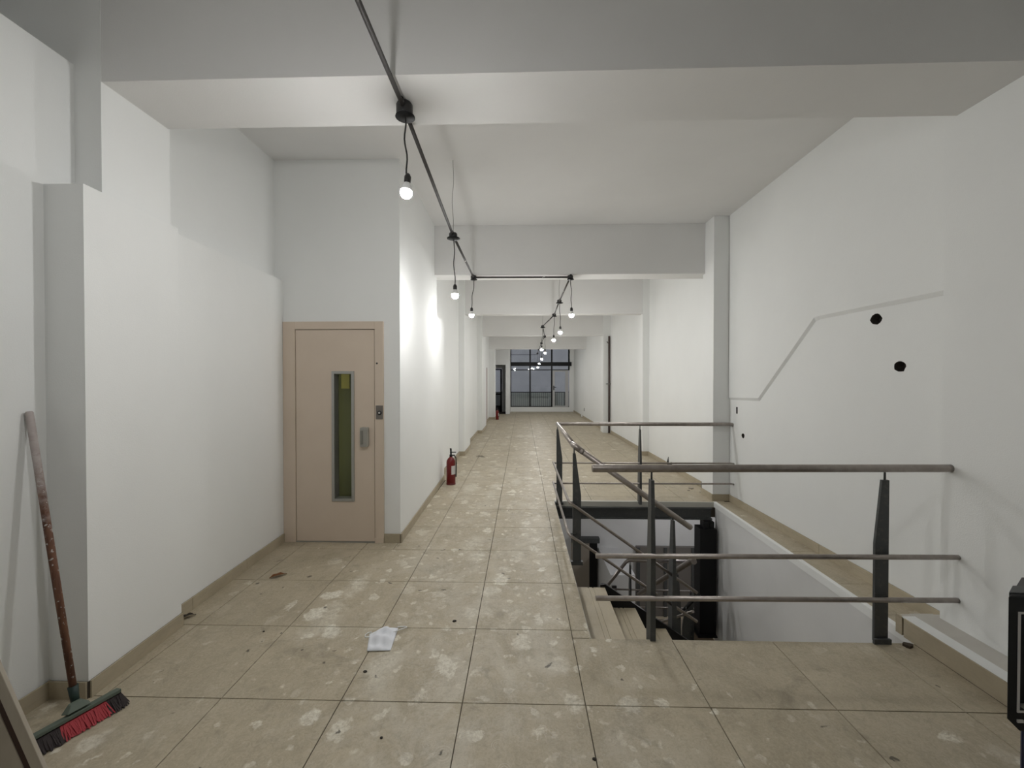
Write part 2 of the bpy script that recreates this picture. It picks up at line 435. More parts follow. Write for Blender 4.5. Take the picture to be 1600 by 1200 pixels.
def skirting(name, segs, parent_top=None):
    """segs: (x0,y0,x1,y1) with the room on the left of the direction; 6 mm thick backing and one tile every 0.6 m"""
    back = MB(); tiles = []
    for (x0, y0, x1, y1, z) in segs:
        a, b = Vector((x0, y0, 0)), Vector((x1, y1, 0)); L = (b-a).length; t = (b-a)/L; nrm = Vector((-t.y, t.x, 0))
        def quad(s0, s1, d0, d1):
            return [tuple((a + t*s + nrm*d).xy) for s, d in ((s0, d0), (s1, d0), (s1, d1), (s0, d1))]
        back.prism(quad(0, L, 0, .006), z, z+.083)
        s = 0
        while s < L - .01:
            e = min(s+.6, L)
            if L - e < .08: e = L
            tiles.append((quad(s+.0015, e-.0015, .0055, .0135), z)); s = e
    o = struct(name, back, GROUT)
    for q, z in tiles: MB().prism(q, z, z+.086+random.uniform(-.001, .001)).build('tile', SKIRT, o)
    return o
skirting('baseboard_left', [(-2.35, 1.995, -2.35, .1, 0), (-2.15, 1.995, -2.35, 1.995, 0), (-2.185, 2.60, -2.15, 1.995, 0), (-2.265, 2.60, -2.185, 2.60, 0),
    (-2.32, 3.98, -2.265, 2.60, 0), (-1.165, 3.99, -1.336, 3.99, 0),
    (-1.215, 5.9, -1.18, 3.975, 0), (-1.228, 6.5, -1.215, 5.9, 0), (-1.315, 8.6, -1.315, 6.51, 0), (-1.19, 8.6, -1.315, 8.6, 0), (-1.20, 9.55, -1.20, 8.59, 0),
    (-1.315, 12.18, -1.315, 9.55, 0), (-1.175, 12.18, -1.315, 12.18, 0), (-1.185, 13.65, -1.185, 12.17, 0), (-1.315, 16.45, -1.315, 13.65, 0),
    (-1.08, 16.45, -1.315, 16.45, 0), (-1.09, 17.0, -1.09, 16.44, 0)])
skirting('baseboard_right', [(2.70, 2.62, 2.70, 5.475, 0), (2.70, 5.475, 2.475, 5.475, 0), (2.485, 5.465, 2.485, 5.80, 0),
    (2.63, 6.15, 2.63, 8.70, 0), (2.63, 8.70, 2.49, 8.70, 0), (2.50, 8.69, 2.50, 9.0, 0), (2.61, 9.0, 2.61, 12.28, 0), (2.52, 12.8, 2.52, 17.4, 0), (2.52, 17.9, 2.52, 20.4, 0)])
# low curb along the right wall in front of the opening
m = MB().box(2.365, 2.57, .1, 2.655, 0, .108).box(2.57, 2.66, 2.612, 2.655, 0, .108)
curb = struct('trim_1', m, ROUGHP, label='low plastered curb along the right wall in front of the stair opening')
y = .2; k = 0
while y < 2.66:
    e = min(y + .603, 2.66); dx = [.0, .004, .0, .007, .002][k % 5]
    MB().box(2.348-dx, 2.362-dx, y+.002, e-.004-(.012 if k == 3 else 0), 0, .113).build('tile', SKIRT, curb); y = e; k += 1
MB().box(2.350, 2.43, .1, 2.62, .108, .1145).build('edge_strip', WALL, curb, label='white plaster strip')
MB().box(2.43, 2.57, .1, 2.655, .108, .1125).build('top_strip', ROUGHP, curb)

# ------------------------------------------------------------------ stair well and basement
m = MB()
m.prism([(2.385, 2.3), (2.60, 2.3), (2.66, 5.22), (2.466, 5.22)], -3.2, -.062)
m.box(.2, 2.42, 2.28, 2.42, -3.2, -.2)
m.box(-2.6, 4.4, 8.5, 8.7, -3.2, -.2)
m.box(-2.8, -2.6, 2.2, 8.7, -3.2, -.2); m.box(4.4, 4.6, 4.6, 8.7, -3.2, -.2); m.box(2.5, 4.6, 4.5, 4.7, -3.2, -.2)
m.box(-2.8, .2, 2.28, 2.42, -3.2, -.2)
m.prism([(2.470, 5.22), (2.66, 5.22), (2.67, OY1-.03), (2.478, OY1-.03)], -3.2, -.062)
# jutting wall pieces at the back left of the basement
m.prism([(1.55, 7.3), (1.98, 7.3), (1.98, 8.5), (1.55, 8.5)], -3.2, -1.85)
struct('wall_basement', m, BASEW)
MB().prism([(2.380, OY0), (2.42, OY0), (2.505, OY1), (2.465, OY1)], -.06, .003).build('trim_2', WALL, None, kind='structure', label='pale stone strip along the right edge of the stair opening')
MB().box(OX, 2.485, OY1-.02, OY1+.03, -.066, 0.0).build('trim_3', NOSING, None, kind='structure', label='pale stone edge across the back of the stair opening')
MB().box(OX-.012, OX, OY0, OY1, -.06, -.001).build('trim_4', NOSING, None, kind='structure')
m = MB(); BY = -.20
m.box(OX, 2.43, 5.36, 5.46, -.082, -.068).box(OX, 2.43, 5.36, 5.46, -.215, -.20).box(OX, 2.43, 5.40, 5.415, -.2, -.082)
o = m.build('steel_beam', GREYST, None, kind='structure', label='dark steel beam under the back edge of the stair opening')
m = MB(); m.box(2.235, 2.44, 5.26, 5.44, -1.63, -.30)
m.box(2.29, 2.365, 5.29, 5.40, -.30, -.215).box(2.36, 2.42, 5.28, 5.42, -.30, -.215)
m.box(2.20, 2.44, 5.22, 5.46, -1.65, -1.63)
m.build('steel_column', BLACKM, None, bevel=.003, kind='structure', label='black steel column in the back right corner of the stairwell')
bfloor = struct('floor_basement', MB().box(-2.7, 4.5, 2.3, 8.6, -3.3, -3.2), STONE)
# basement doors and panels
m = MB().box(2.31, 4.3, 8.42, 8.5, -3.2, -1.80)
d3 = struct('door_3', m, mat('taupe_panel_paint', (.17, .155, .14), .6), label='wide taupe panel in the basement back wall')
for x in (2.31, 2.85, 3.4): MB().box(x, x+.06, 8.39, 8.42, -3.2, -1.80).build('rail', GREYST, d3)
m = MB().box(1.36, 1.52, 8.43, 8.5, -3.2, -1.72)
d4 = struct('door_4', m, BLACKM, label='narrow black doorway in the basement')
MB().box(1.0, 1.56, 8.38, 8.5, -1.72, -1.62).build('lintel', GREYST, d4)
MB().box(1.0, 1.36, 8.42, 8.5, -3.2, -1.72).build('door_leaf', mat('beige_leaf', (.34, .30, .25), .6), d4, label='beige door leaf')
MB().box(1.57, 1.65, 7.27, 7.3, -2.15, -2.03).build('switch_plate', BLACKP, None, label='small black switch plate on the basement wall corner', category='switch')

# staircase
st = thing('staircase', 'stone staircase with grooved treads going down from the corridor floor', 'stairs', (.42, 3, 0))
G, RISE = .255, .17
def tread(parent, x0, z, y0, y1, sgn=1):
    # profile in XZ with two grip grooves near the nosing
    w = G + .02
    pr = [(0, -.03), (w, -.03), (w, 0), (.178, 0), (.178, -.005), (.169, -.005), (.169, 0), (.142, 0), (.142, -.005), (.133, -.005), (.133, 0), (0, 0)]
    MB().ext([(x0 + sgn*a, z + b) for a, b in pr], 'y', y0, y1).build('tread', STONE, parent)
for k in range(1, 5):
    x0 = OX + G*(k-1); z = -RISE*k
    tread(st, x0, z, 2.45, 3.50)
    MB().box(x0 - .012, x0, 2.45, 3.50, z, z+RISE-.03).build('riser', CONC if k > 1 else STONE, st)
MB().box(OX+G*4, 2.38, 2.45, 3.72, -.90, -.85).build('landing', STONE, st)
m = MB()
m.ext([(.66, -.15), (.70, -.145), (1.45, -.65), (1.45, -.93), (.66, -.42)], 'y', 3.505, 3.53)
m.build('stringer', BLACKM, st)
MB().ext([(.50, -.20), (1.45, -.86), (1.45, -.93), (.40, -.24)], 'y', 2.44, 2.46).build('stringer', BLACKM, st)
for k in range(1, 5):   # second flight, away from the camera
    y0 = 3.72 + .27*(k-1); z = -.85 - .16*k
    MB().box(1.46, 2.38, y0, y0+.29, z-.03, z).build('tread', STONE, st)
MB().box(1.40, 2.38, 4.80, 5.62, -1.70, -1.65).build('landing', mat('brown_landing', (.16, .12, .08), .7), st)
MB().ext([(3.60, -.80), (4.85, -1.60), (4.85, -1.78), (3.60, -.98)], 'x', 1.43, 1.455).build('stringer', BLACKM, st)
for k in range(1, 9):   # third flight, to the left
    x0 = 1.40 - .25*k; z = -1.65 - .172*k
    MB().box(x0, x0+.27, 4.85, 5.60, z-.03, z).build('tread', STONE, st)
MB().ext([(1.42, -1.60), (-.62, -3.0), (-.62, -3.2), (1.42, -1.80)], 'y', 5.60, 5.63).build('stringer', BLACKM, st)

# railings
def flat_post(parent, x, y, z0, z1, wide='x', w=.078, t=.02, wt=.036, name='post', side=0, tt=None):
    """tapered flat plate post with a thin pin on top; side -1/1 keeps the left/right edge upright"""
    tt = tt or t; hz = z0 + (z1-z0)*.58; top = z1 - .045; cx = side*(w-wt)/2
    m = MB()
    def ring(z, ww, th, c):
        if wide == 'x': return [(x+c-ww/2, y-th/2, z), (x+c+ww/2, y-th/2, z), (x+c+ww/2, y+th/2, z), (x+c-ww/2, y+th/2, z)]
        return [(x-th/2, y-ww/2, z), (x+th/2, y-ww/2, z), (x+th/2, y+ww/2, z), (x-th/2, y+ww/2, z)]
    rs = [ring(z0, w, t, 0), ring(hz, w, t+(tt-t)*.4, 0), ring(top, wt, tt, cx)]
    vs = [[m.bm.verts.new(p) for p in q] for q in rs]
    m.bm.faces.new(vs[0][::-1]); m.bm.faces.new(vs[-1])
    for A, B in zip(vs, vs[1:]):
        for k in range(4): m.bm.faces.new((A[k], A[(k+1) % 4], B[(k+1) % 4], B[k]))
    p = m.build(name, GREYST, parent, bevel=.0015)
    MB().tube([(x+(cx if wide == 'x' else 0), y, top-.01), (x+(cx if wide == 'x' else 0), y, z1)], .006, 8).build('pin', GREYST, p)
    return p
fr = thing('guard_railing', 'front steel guard railing across the stair opening, fixed into the right wall', 'railing', (1.5, 2.56, 0))
MB().tube([(.428, 2.555, 1.035), (.434, 2.555, 1.035), (2.545, 2.555, 1.047), (2.572, 2.555, 1.047)], [.020, .0235, .0235, .0235], 18).build('handrail', STEEL, fr)
for zz in (.52, .265): MB().tube([(.442, 2.50, zz), (2.545, 2.50, zz+.014), (2.572, 2.505, zz+.012)], .0145, 12).build('crossbar', STEEL, fr)
p = flat_post(fr, 2.158, 2.547, 0.004, 1.022, 'x', .080, .018, .042, side=1)
MB().box(2.10, 2.20, 2.515, 2.53, 0.0, .03).build('foot_plate', GREYST, p)
p = flat_post(fr, .790, 2.556, -.15, 1.014, 'y', .085, .034, .05, tt=.02)
for zz in (.52, .265):
    for xx in (.79, 2.158): MB().tube([(xx, 2.50, zz+.003), (xx, 2.545, zz+.003)], .008, 8).build('bar_clip', GREYST, fr)

gr = thing('stair_railing', 'steel railing along the left and back of the opening, turning down beside the stairs', 'railing', (.45, 4.5, 0))
MB().tube([(.47, 5.40, 1.005), (2.66, 5.40, 1.005), (2.70, 5.40, 1.0)], .024, 16).build('handrail', STEEL, gr)
def arc(a, b, c, n=5, r=.06):
    a, b, c = Vector(a), Vector(b), Vector(c); p = b + (a-b).normalized()*r; q = b + (c-b).normalized()*r
    return [tuple((1-t)**2*p + 2*t*(1-t)*b + t*t*q) for t in [i/n for i in range(n+1)]]
P0, P1, P2 = (.455, 5.40, 1.005), (.452, 3.62, 1.003), (1.462, 3.62, .296)
MB().tube([P0, (.455, 5.1, 1.005), (.452, 3.70, 1.003)], .0240, 16).build('handrail', STEEL, gr)
MB().tube([(.452, 3.73, 1.003), (.452, 3.66, 1.003), (.475, 3.625, .988), (.53, 3.62, .948)], .0255, 16).build('elbow', STEEL, gr, label='bent tube joint of the handrail')
MB().tube([(.50, 3.62, .969), (1.455, 3.62, .301), (1.462, 3.62, .296)], [.0240, .0240, .019], 16).build('handrail', STEEL, gr)
for zb, ze in ((.505, -.256), (.243, -.505)):
    MB().tube([(.41, 5.36, zb), (2.66, 5.36, zb+.006), (2.70, 5.36, zb-.0)], .0105, 10).build('crossbar', STEEL, gr)
    MB().tube([(.405, 5.44, zb-.005)] + arc((.405, 5.44, zb-.005), (.402, 3.585, zb+.02 if zb > .4 else zb), (1.505, 3.60, ze), 5, .05) + [(1.505, 3.60, ze)], .0125, 10).build('crossbar', STEEL, gr)
for (x, y, w_) in ((.478, 5.36, .075), (.475, 3.62, .072)):
    p = flat_post(gr, x, y, 0, .985, 'x', w_, .02, .024, side=-1)
    MB().box(x-.06, x+.05, y-.02, y+.02, -.03, 0.0).build('bracket', GREYST, p)
    for zz in (.505, .243): MB().tube([(.405, y-.02, zz), (x, y-.01, zz)], .006, 8).build('bar_clip', GREYST, gr)
p = flat_post(gr, 1.514, 5.385, -.02, .985, 'y', .10, .032, .06, tt=.013)
p = flat_post(gr, 1.302, 3.62, -.75, .41, 'y', .10, .042, .06, tt=.018)
# lower rails in the well
lr = thing('lower_stair_railing', 'steel railing of the lower flights seen down inside the stairwell', 'railing', (1.47, 4.4, -1.65))
MB().tube([(1.46, 3.56, .03), (1.48, 3.62, .02), (1.48, 5.3, -1.15)], .024, 14).build('handrail', STEEL, lr)
for dz in (-.45, -.75): MB().tube([(1.48, 3.62, .02+dz), (1.48, 5.3, -1.15+dz)], .012, 10).build('crossbar', STEEL, lr)
flat_post(lr, 1.48, 4.0, -1.05, -.24, 'x', .075, .02, .03); flat_post(lr, 1.48, 4.9, -1.66, -.87, 'x', .08, .02, .03)
MB().tube([(.85, 5.56, -1.55), (1.38, 5.56, -.86), (1.42, 5.56, -.83), (2.36, 5.56, -.845)], .022, 14).build('handrail', STEEL, lr)
for zz in (-1.22, -1.45): MB().tube([(1.12, 5.56, zz), (2.36, 5.56, zz-.02)], .011, 10).build('crossbar', STEEL, lr)
flat_post(lr, 2.0, 5.56, -1.66, -.86, 'x', .08, .02, .03); flat_post(lr, 1.44, 5.56, -1.66, -.85, 'y', .08, .02, .03)
MB().tube([(2.12, 5.0, -.98), (1.90, 5.0, -1.22)], .02, 12).build('handrail', BLACKM, lr)
flat_post(lr, 1.93, 4.92, -1.66, -1.10, 'x', .09, .02, .03); flat_post(lr, 2.05, 5.1, -1.66, -1.0, 'x', .09, .02, .03)

# ------------------------------------------------------------------ lift door
d1 = struct('door_1', MB().box(-2.318, -2.198, 3.972, 4.06, 0, 2.139).box(-1.421, -1.336, 3.972, 4.06, 0.0, 2.139).box(-2.198, -1.421, 3.972, 4.06, 2.065, 2.139),
            ELEV, label='beige steel lift door with a tall narrow window', bevel=.002)
lw0, lw1, lz0, lz1 = -1.842, -1.622, .399, 1.661
m = MB(); a, b, y0, y1 = -2.193, -1.427, 3.980, 4.03
m.box(a, lw0, y0, y1, .012, 2.060).box(lw1, b, y0, y1, .012, 2.060).box(lw0, lw1, y0, y1, .012, lz0).box(lw0, lw1, y0, y1, lz1, 2.060)
leaf = m.build('door_leaf', ELEV, d1)
m = MB(); e = .028
m.box(lw0, lw0+e, 3.968, 4.075, lz0, lz1).box(lw1-e, lw1, 3.968, 4.075, lz0, lz1).box(lw0+e, lw1-e, 3.968, 4.075, lz0, lz0+e).box(lw0+e, lw1-e, 3.968, 4.075, lz1-e, lz1)
wf = m.build('window_frame', ALU, d1, bevel=.004)
MB().box(lw0+e, lw1-e, 4.062, 4.068, lz0+e, lz1-e).build('pane', GLASSG, d1)
m = MB().ext([(-1.556, .94), (-1.548, .932), (-1.486, .932), (-1.478, .94), (-1.478, 1.113), (-1.486, 1.121), (-1.548, 1.121), (-1.556, 1.113)], 'y', 3.938, 3.981)
m.build('door_handle', HANDLEM, d1, bevel=.01)
MB().box(-1.545, -1.525, 3.928, 3.94, .96, 1.09).build('grip', mat('dark_grip', (.2, .195, .17), .4), d1)
cp = MB().box(-1.409, -1.340, 3.966, 3.973, 1.197, 1.330).build('call_panel', mat('call_plate_steel', (.22, .20, .18), .4, .6), d1, label='steel call plate with one black button', bevel=.001)
MB().lathe([(.022, 0), (.022, -.006), (.018, -.009), (.001, -.009)], -1.372, 3.966, 1.26, 18, axis='y').build('call_button', BLACKP, cp)
MB().lathe([(.009, 0), (.009, -.002)], -1.372, 3.956, 1.26, 12, axis='y').build('button_dot', LABELM, cp)
MB().lathe([(.009, 0), (.009, -.002)], -1.398, 3.971, 1.735, 12, axis='y').build('keyhole', BLACKP, d1)
MB().box(-1.42, -1.336, 3.962, 3.972, 0.0, .055).build('kick_plate', ELEV, d1)
MB().box(-2.198, -1.421, 3.975, 4.12, -.004, .010).build('threshold', ALU, d1)
# shaft interior
m = MB().box(-2.318, -1.34, 4.55, 4.6, 0, 2.4).box(-2.35, -2.318, 4.16, 4.6, 0, 2.4).box(-2.35, -1.34, 4.06, 4.6, 2.14, 2.2)
struct('wall_lift', m, SHAFT)
MB().box(-1.995, -1.905, 4.54, 4.549, 1.48, 1.64).build('light_patch_panel', YELLOW, None, label='pale yellow panel inside the lift standing in for yellowish light in its window', category='light_patch')  # panel colour stands in for the yellowish light behind the lift glass
pb = thing('cabin_fill_light', 'hidden added lamp tube inside the lift beside the narrow window', 'fill_light', (-2.28, 4.3, .3))  # unseen glow tube, added to brighten the lift interior
_lm = bpy.data.materials.new('lift_fill_glow'); _lm.use_nodes = True; _lt = _lm.node_tree
_lt.nodes['Principled BSDF'].inputs['Emission Color'].default_value = (1, .93, .7, 1); _lt.nodes['Principled BSDF'].inputs['Emission Strength'].default_value = 7
MB().box(-2.318, -2.29, 4.28, 4.32, .3, 1.95).build('fill_tube_base', WHITEP, pb)
MB().tube([(-2.278, 4.30, .32), (-2.278, 4.30, 1.93)], .011, 10).build('tube', _lm, pb)

# ------------------------------------------------------------------ far glazed front
w1 = thing('window_1', '', ''); 
for k_ in ('label', 'category'): del w1[k_]
w1['kind'] = 'structure'; w1['label'] = 'dark framed glazed street front at the far end of the corridor'
w1.location = (.8, 20.45, 0)
XV = [-.575, .385, 1.445, 2.285]
for i, x in enumerate(XV):
    MB().box(x-.035, x+.035, 20.40, 20.48, 2.04 if i == 3 else .235, 3.45).build('mullion', BLACKM, w1)
MB().box(-.6, 2.40, 20.33, 20.42, 2.24, 2.43).build('transom', BLACKM, w1, label='deep black transom')
for z, x0, x1 in ((2.05, -.6, 2.28), (.955, -.6, 1.45), (.25, -.6, 2.28), (3.43, -.6, 2.3)): MB().box(x0, x1, 20.41, 20.47, z-.022, z+.022).build('transom', BLACKM, w1)
MB().box(-.6, .75, 20.42, 20.46, 2.79, 2.81).build('transom', BLACKM, w1)
for i in range(3):
    a, b = XV[i]+.035, XV[i+1]-.035
    for z0, z1 in ((2.43, 3.41), (2.07, 2.24)) + (((.98, 2.03), (.27, .93)) if i < 2 else ()):
        MB().box(a, b, 20.44, 20.446, z0, z1).build('pane', GLASS, w1)
d2 = thing('door_2', '', '')
for k_ in ('label', 'category'): del d2[k_]
d2['kind'] = 'structure'; d2['label'] = 'pale framed glass door in the street front'; d2.location = (1.87, 20.42, 0)
m = MB().box(1.48, 1.585, 20.38, 20.44, .24, 2.03).box(2.10, 2.25, 20.38, 20.44, .24, 2.03).box(1.585, 2.10, 20.38, 20.44, 1.96, 2.03).box(1.585, 2.10, 20.38, 20.44, .24, .30)
m.build('door_frame', WHITEP, d2)
MB().box(1.585, 2.10, 20.39, 20.43, .94, .97).build('door_rail', BLACKM, d2)
MB().box(2.07, 2.10, 20.385, 20.43, .30, .95).build('door_edge', BLACKM, d2)
MB().box(1.585, 2.10, 20.41, 20.416, .30, 1.96).build('pane', GLASS, d2)
MB().tube([(1.54, 20.38, 1.2), (1.54, 20.33, 1.2), (1.66, 20.33, 1.2)], .014, 8).box(1.515, 1.565, 20.375, 20.381, 1.06, 1.28).build('door_handle', BLACKP, d2)
# small side door in the vestibule
d5 = thing('door_5', '', '')
for k_ in ('label', 'category'): del d5[k_]
d5['kind'] = 'structure'; d5['label'] = 'black framed glass door in the far left vestibule'; d5.location = (-1.4, 20.45, 0)
m = MB()
for x0, x1, z0, z1 in ((-1.95, -1.89, 0, 2.1), (-1.08, -1.0, 0, 2.1), (-1.95, -1.0, 2.04, 2.1), (-1.95, -1.0, 0, .3), (-1.89, -1.08, .82, .90)): m.box(x0, x1, 20.40, 20.46, z0, z1)
m.build('door_frame', BLACKM, d5)
MB().box(-1.89, -1.08, 20.43, 20.436, .3, 2.04).build('pane', GLASS, d5)
# outside: pavement, ribbed low panel, facade across the street
struct('ground', MB().box(-12, 14, 20.6, 32, -.25, -.1), CONC)
m = MB().box(-12, 14, 30, 30.5, -.1, 9)
fac = struct('wall_street', m, STREET, label='pale facade across the street')
rp = thing('ribbed_panel', 'low ribbed grey metal panel standing outside the glazed front', 'panel', (.9, 20.9, -.1))
MB().box(-3, 2.6, 20.92, 20.94, -.1, .93).build('sheet', mat('dark_sheet', (.36, .36, .38), .7), rp)
m = MB()
for k in range(56): m.box(-3+k*.1, -2.945+k*.1, 20.895, 20.92, -.1, .93)
m.build('rib', RIB, rp, kind='stuff')
MB().box(-3, 2.6, 20.89, 20.95, .93, .96).build('cap_rail', BLACKM, rp)

# red-brown edge strip on the left wall, far
MB().box(-1.315, -1.30, 15.3, 15.42, .09, 2.02).build('trim_5', mat('faded_red_strip', (.33, .20, .18), .6), None, kind='structure', label='faded red upright strip on the far left wall')

# ------------------------------------------------------------------ ceiling conduit
def jbox(parent, x, y, z, disc=False, r=.042, h=.06):
    m = MB().lathe([(.001, -h/2), (r*.9, -h/2), (r, -h*.3), (r, h*.3), (r*.8, h/2), (.001, h/2)], x, y, z, 16)
    b = m.build('junction_box', BLACKP, parent)
    m = MB().lathe([(.001, 0), (r*1.15, 0), (r*1.2, -.008), (.001, -.012)] if not disc else [(.001, 0), (r*1.55, 0), (r*1.6, -.006), (r*1.0, -.016), (.001, -.018)], x+.004, y, z-h/2, 20)
    m.build('cover', BLACKM, b)
    for s in (-1, 1): MB().tube([(x, y+s*(r-.005), z+.01), (x, y+s*(r+.03), z+.01)], .017, 10).build('gland', BLACKP, b)
    return b
conduit = thing('ceiling_conduit', 'dark metal conduit hung below the ceiling, zigzagging down the corridor with bulbs', 'conduit', (0, 5, 2.9))
J = [(-.67, 1.1, 3.135), (-.665, 2.35, 3.105), (-.67, 4.03, 2.975), (-.672, 5.75, 2.99), (.659, 5.75, 2.985), (.651, 7.34, 2.955), (.658, 8.62, 2.912), (.505, 10.3, 2.891), (.66, 12.32, 2.855), (.658, 14.3, 2.831), (.66, 16.47, 2.765), (.67, 18.3, 2.73)]
PTS = [(-.66, -2.45, 3.14)] + J
for a, b in zip(PTS, PTS[1:]): MB().tube([a, b], .0125, 10).build('pipe', PIPEM, conduit)
for i, p in enumerate(J): jbox(conduit, *p, disc=(i in (2, 5, 7)), r=.046 if i == 1 else .040, h=.075 if i == 1 else .05)
def wavy(a, b, n=9, amp=.006, seed=0):
    r = random.Random(seed); a, b = Vector(a), Vector(b); out = [tuple(a)]
    ph = r.uniform(0, 6)
    for i in range(1, n): t = i/n; p = a.lerp(b, t); p.x += amp*math.sin(ph+t*9)*math.sin(t*PI); p.y += amp*math.cos(ph+t*7)*math.sin(t*PI); out.append(tuple(p))
    return out + [tuple(b)]
for i in (0, 2, 5, 7, 9, 11):
    x, y, z = J[i]; MB().tube(wavy((x, y, 3.70), (x, y, z+.02), 12, .008, i), .0022 if i == 2 else .003, 6).build('hanger_wire', WIREM, conduit)
# upright bulbs on cords
BL = [(-.69, 1.1, 2.64), (-.656, 2.35, 2.641), (-.652, 4.03, 2.40), (-.70, 5.75, 2.474), (.677, 5.75, 2.469), (.668, 7.34, 2.412), (.650, 8.62, 2.398),
      (.480, 10.3, 2.323), (.675, 12.32, 2.373), (.669, 14.3, 2.283), (.668, 16.47, 2.212), (.680, 18.3, 2.12)]
LB = ['lit bare bulb hanging just above the camera, out of frame', 'largest lit bulb, hanging nearest, right of the lift corner', 'lit bulb below the second junction box, before the first deep beam',
      'lit bulb at the left end of the crosswise conduit', 'lit bulb at the right end of the crosswise conduit', 'lit bulb just past the crosswise conduit, upper of the close pair',
      'lit bulb under the second deep beam, lower left of the pair', 'lit far bulb hanging left of its neighbours where the conduit kinks', 'lit far bulb just right of the conduit kink, before the glazing',
      'lit far bulb, third from the end of the string', 'lit far bulb, last but one, against the black transom', 'lit farthest bulb, last of the string near the glazing']
bulb_me = None
DIM = BULBM.copy(); DIM.name = 'lit_bulb_low_watt'
[n for n in DIM.node_tree.nodes if n.type == 'EMISSION'][0].inputs[1].default_value = BULB*.8
def bulb_meshes():
    prof = [(.001, -.0375)] + [(.0335*math.sin(a), -.004-.0335*math.cos(a)) for a in [PI*k/10 for k in range(2, 6)]] + [(.0320, .006), (.001, .0065)]
    b = MB().lathe(prof, n=16).mesh('bulb', BULBM)
    s = MB().lathe([(.001, .050), (.017, .050), (.019, .06), (.019, .085), (.012, .10), (.005, .105), (.001, .105)], n=14).mesh('socket', BLACKP)
    h = MB().lathe([(.001, .006), (.0330, .0062), (.0325, .015), (.027, .030), (.019, .044), (.017, .052), (.001, .052)], n=16).mesh('heat_sink', mat('bulb_body_plastic', (.75, .75, .74), .4))
    return b, s, h
bme, sme, hme = bulb_meshes()
bdim = bme.copy(); bdim.materials[0] = DIM
for i, ((x, y, z), j) in enumerate(zip(BL, J)):
    t = thing('hanging_bulb', LB[i], 'light bulb', (x, y, z), 'bare bulbs strung along the corridor')
    for nm, me in (('bulb', bme), ('socket', sme), ('bulb_body', hme)):
        o = bpy.data.objects.new(nm, bdim if (i in (2, 3) and nm == 'bulb') else me); C.objects.link(o); o.parent = t
        if i == 1 and nm: o.rotation_euler = (.0, .10, 0)
    MB().tube(wavy((j[0]+.006, j[1], j[2]-.03), (x, y, z+.10), 12, .007, i+20), .0048 if i < 3 else .005, 7).build('cord', CORDM, t)
# unseen bulbs added to brighten the basement, hidden below the slab
for (x, y), lb in (((-.4, 6.6), 'left added unseen bulb lighting the basement below the corridor floor'), ((3.0, 6.8), 'right added unseen bulb lighting the basement below the corridor floor')):
    t = thing('hanging_bulb', lb, 'light bulb', (x, y, -.44))
    for nm, me in (('bulb', bme), ('socket', sme), ('bulb_body', hme)):
        o = bpy.data.objects.new(nm, me); C.objects.link(o); o.parent = t
    MB().tube([(x, y, -.34), (x, y, -.2)], .005, 7).build('cord', CORDM, t)

# drain pipe on the right pillar
pp = thing('riser_pipe', 'thin dark pipe running up the right pillar beside the doorway-like beam', 'pipe', (2.56, 12.35, 0))
pp['label'] = 'thin dark vertical pipe on the third right-hand pillar'
MB().tube([(2.565, 12.34, .0), (2.562, 12.34, 2.86)], .028, 12).build('pipe', mat('brown_pipe', (.07, .045, .04), .5), pp)
MB().tube([(2.49, 12.345, 2.70), (2.53, 12.335, 2.66), (2.562, 12.33, 2.72)], .014, 8).build('elbow', WIREM, pp)
for z in (1.45,): MB().box(2.48, 2.60, 12.30, 12.40, z-.012, z+.012).build('clamp', WIREM, pp)

# ------------------------------------------------------------------ fire extinguishers
def extinguisher(x, y, s=1.0, rz=0, label=''):
    t = thing('fire_extinguisher', label, 'fire extinguisher', (x, y, 0), 'fire extinguishers along the left wall')
    r = .068
    body = MB().lathe([(.001, .012), (r-.004, .012), (r, .02), (r, .335), (r*.93, .365), (r*.62, .398), (.024, .412), (.020, .425), (.001, .425)], n=28)
    parts = [('cylinder', body, REDP), ('base_ring', MB().lathe([(.001, 0), (r*1.03, 0), (r*1.03, .022), (.001, .022)], n=28), mat('dark_red', (.12, .008, .008), .4))]
    valve = MB().lathe([(.001, .42), (.022, .42), (.022, .45), (.014, .455), (.014, .485), (.001, .485)], n=14)
    parts.append(('valve', valve, BLACKM))
    lev = MB().hexa([(-.012, -.01, .480), (.012, -.01, .480), (.012, -.01, .492), (-.012, -.01, .492)], [(-.010, .02, .53), (.010, .02, .53), (.010, .02, .545), (-.010, .02, .545)])
    parts.append(('lever', MB().ext([(-.015, .482), (.075, .484), (.078, .494), (-.015, .494)], 'y', -.009, .009), BLACKM))
    parts.append(('lever', MB().ext([(-.012, .495), (.012, .495), (.010, .545), (-.016, .55)], 'y', -.009, .009), BLACKM)); lev.bm.free()
    hose = MB().tube([(.018, 0, .437), (.05, -.01, .445), (.078, -.02, .41), (.084, -.02, .33), (.082, -.02, .20), (.080, -.02, .12)], .009, 8)
    parts.append(('hose', hose, BLACKP))
    lb = MB(); bm = lb.bm; n = 12; vs = []
    for k in range(n+1):
        a = math.radians(-75 + 95*k/n); vs.append((bm.verts.new(((r+.0015)*math.cos(a), (r+.0015)*math.sin(a), .16)), bm.verts.new(((r+.0015)*math.cos(a), (r+.0015)*math.sin(a), .29))))
    for k in range(n): bm.faces.new((vs[k][0], vs[k+1][0], vs[k+1][1], vs[k][1]))
    parts.append(('sticker', lb, LABELM))
    for nm, mb, mt in parts:
        me = mb.mesh(nm, mt); o = bpy.data.objects.new(nm, me); C.objects.link(o); o.parent = t
    t.scale = (s, s, s); t.rotation_euler = (0, 0, rz)
extinguisher(-1.075, 6.24, .99, 0, 'red fire extinguisher standing nearer, on the tiles by the left wall past the lift')
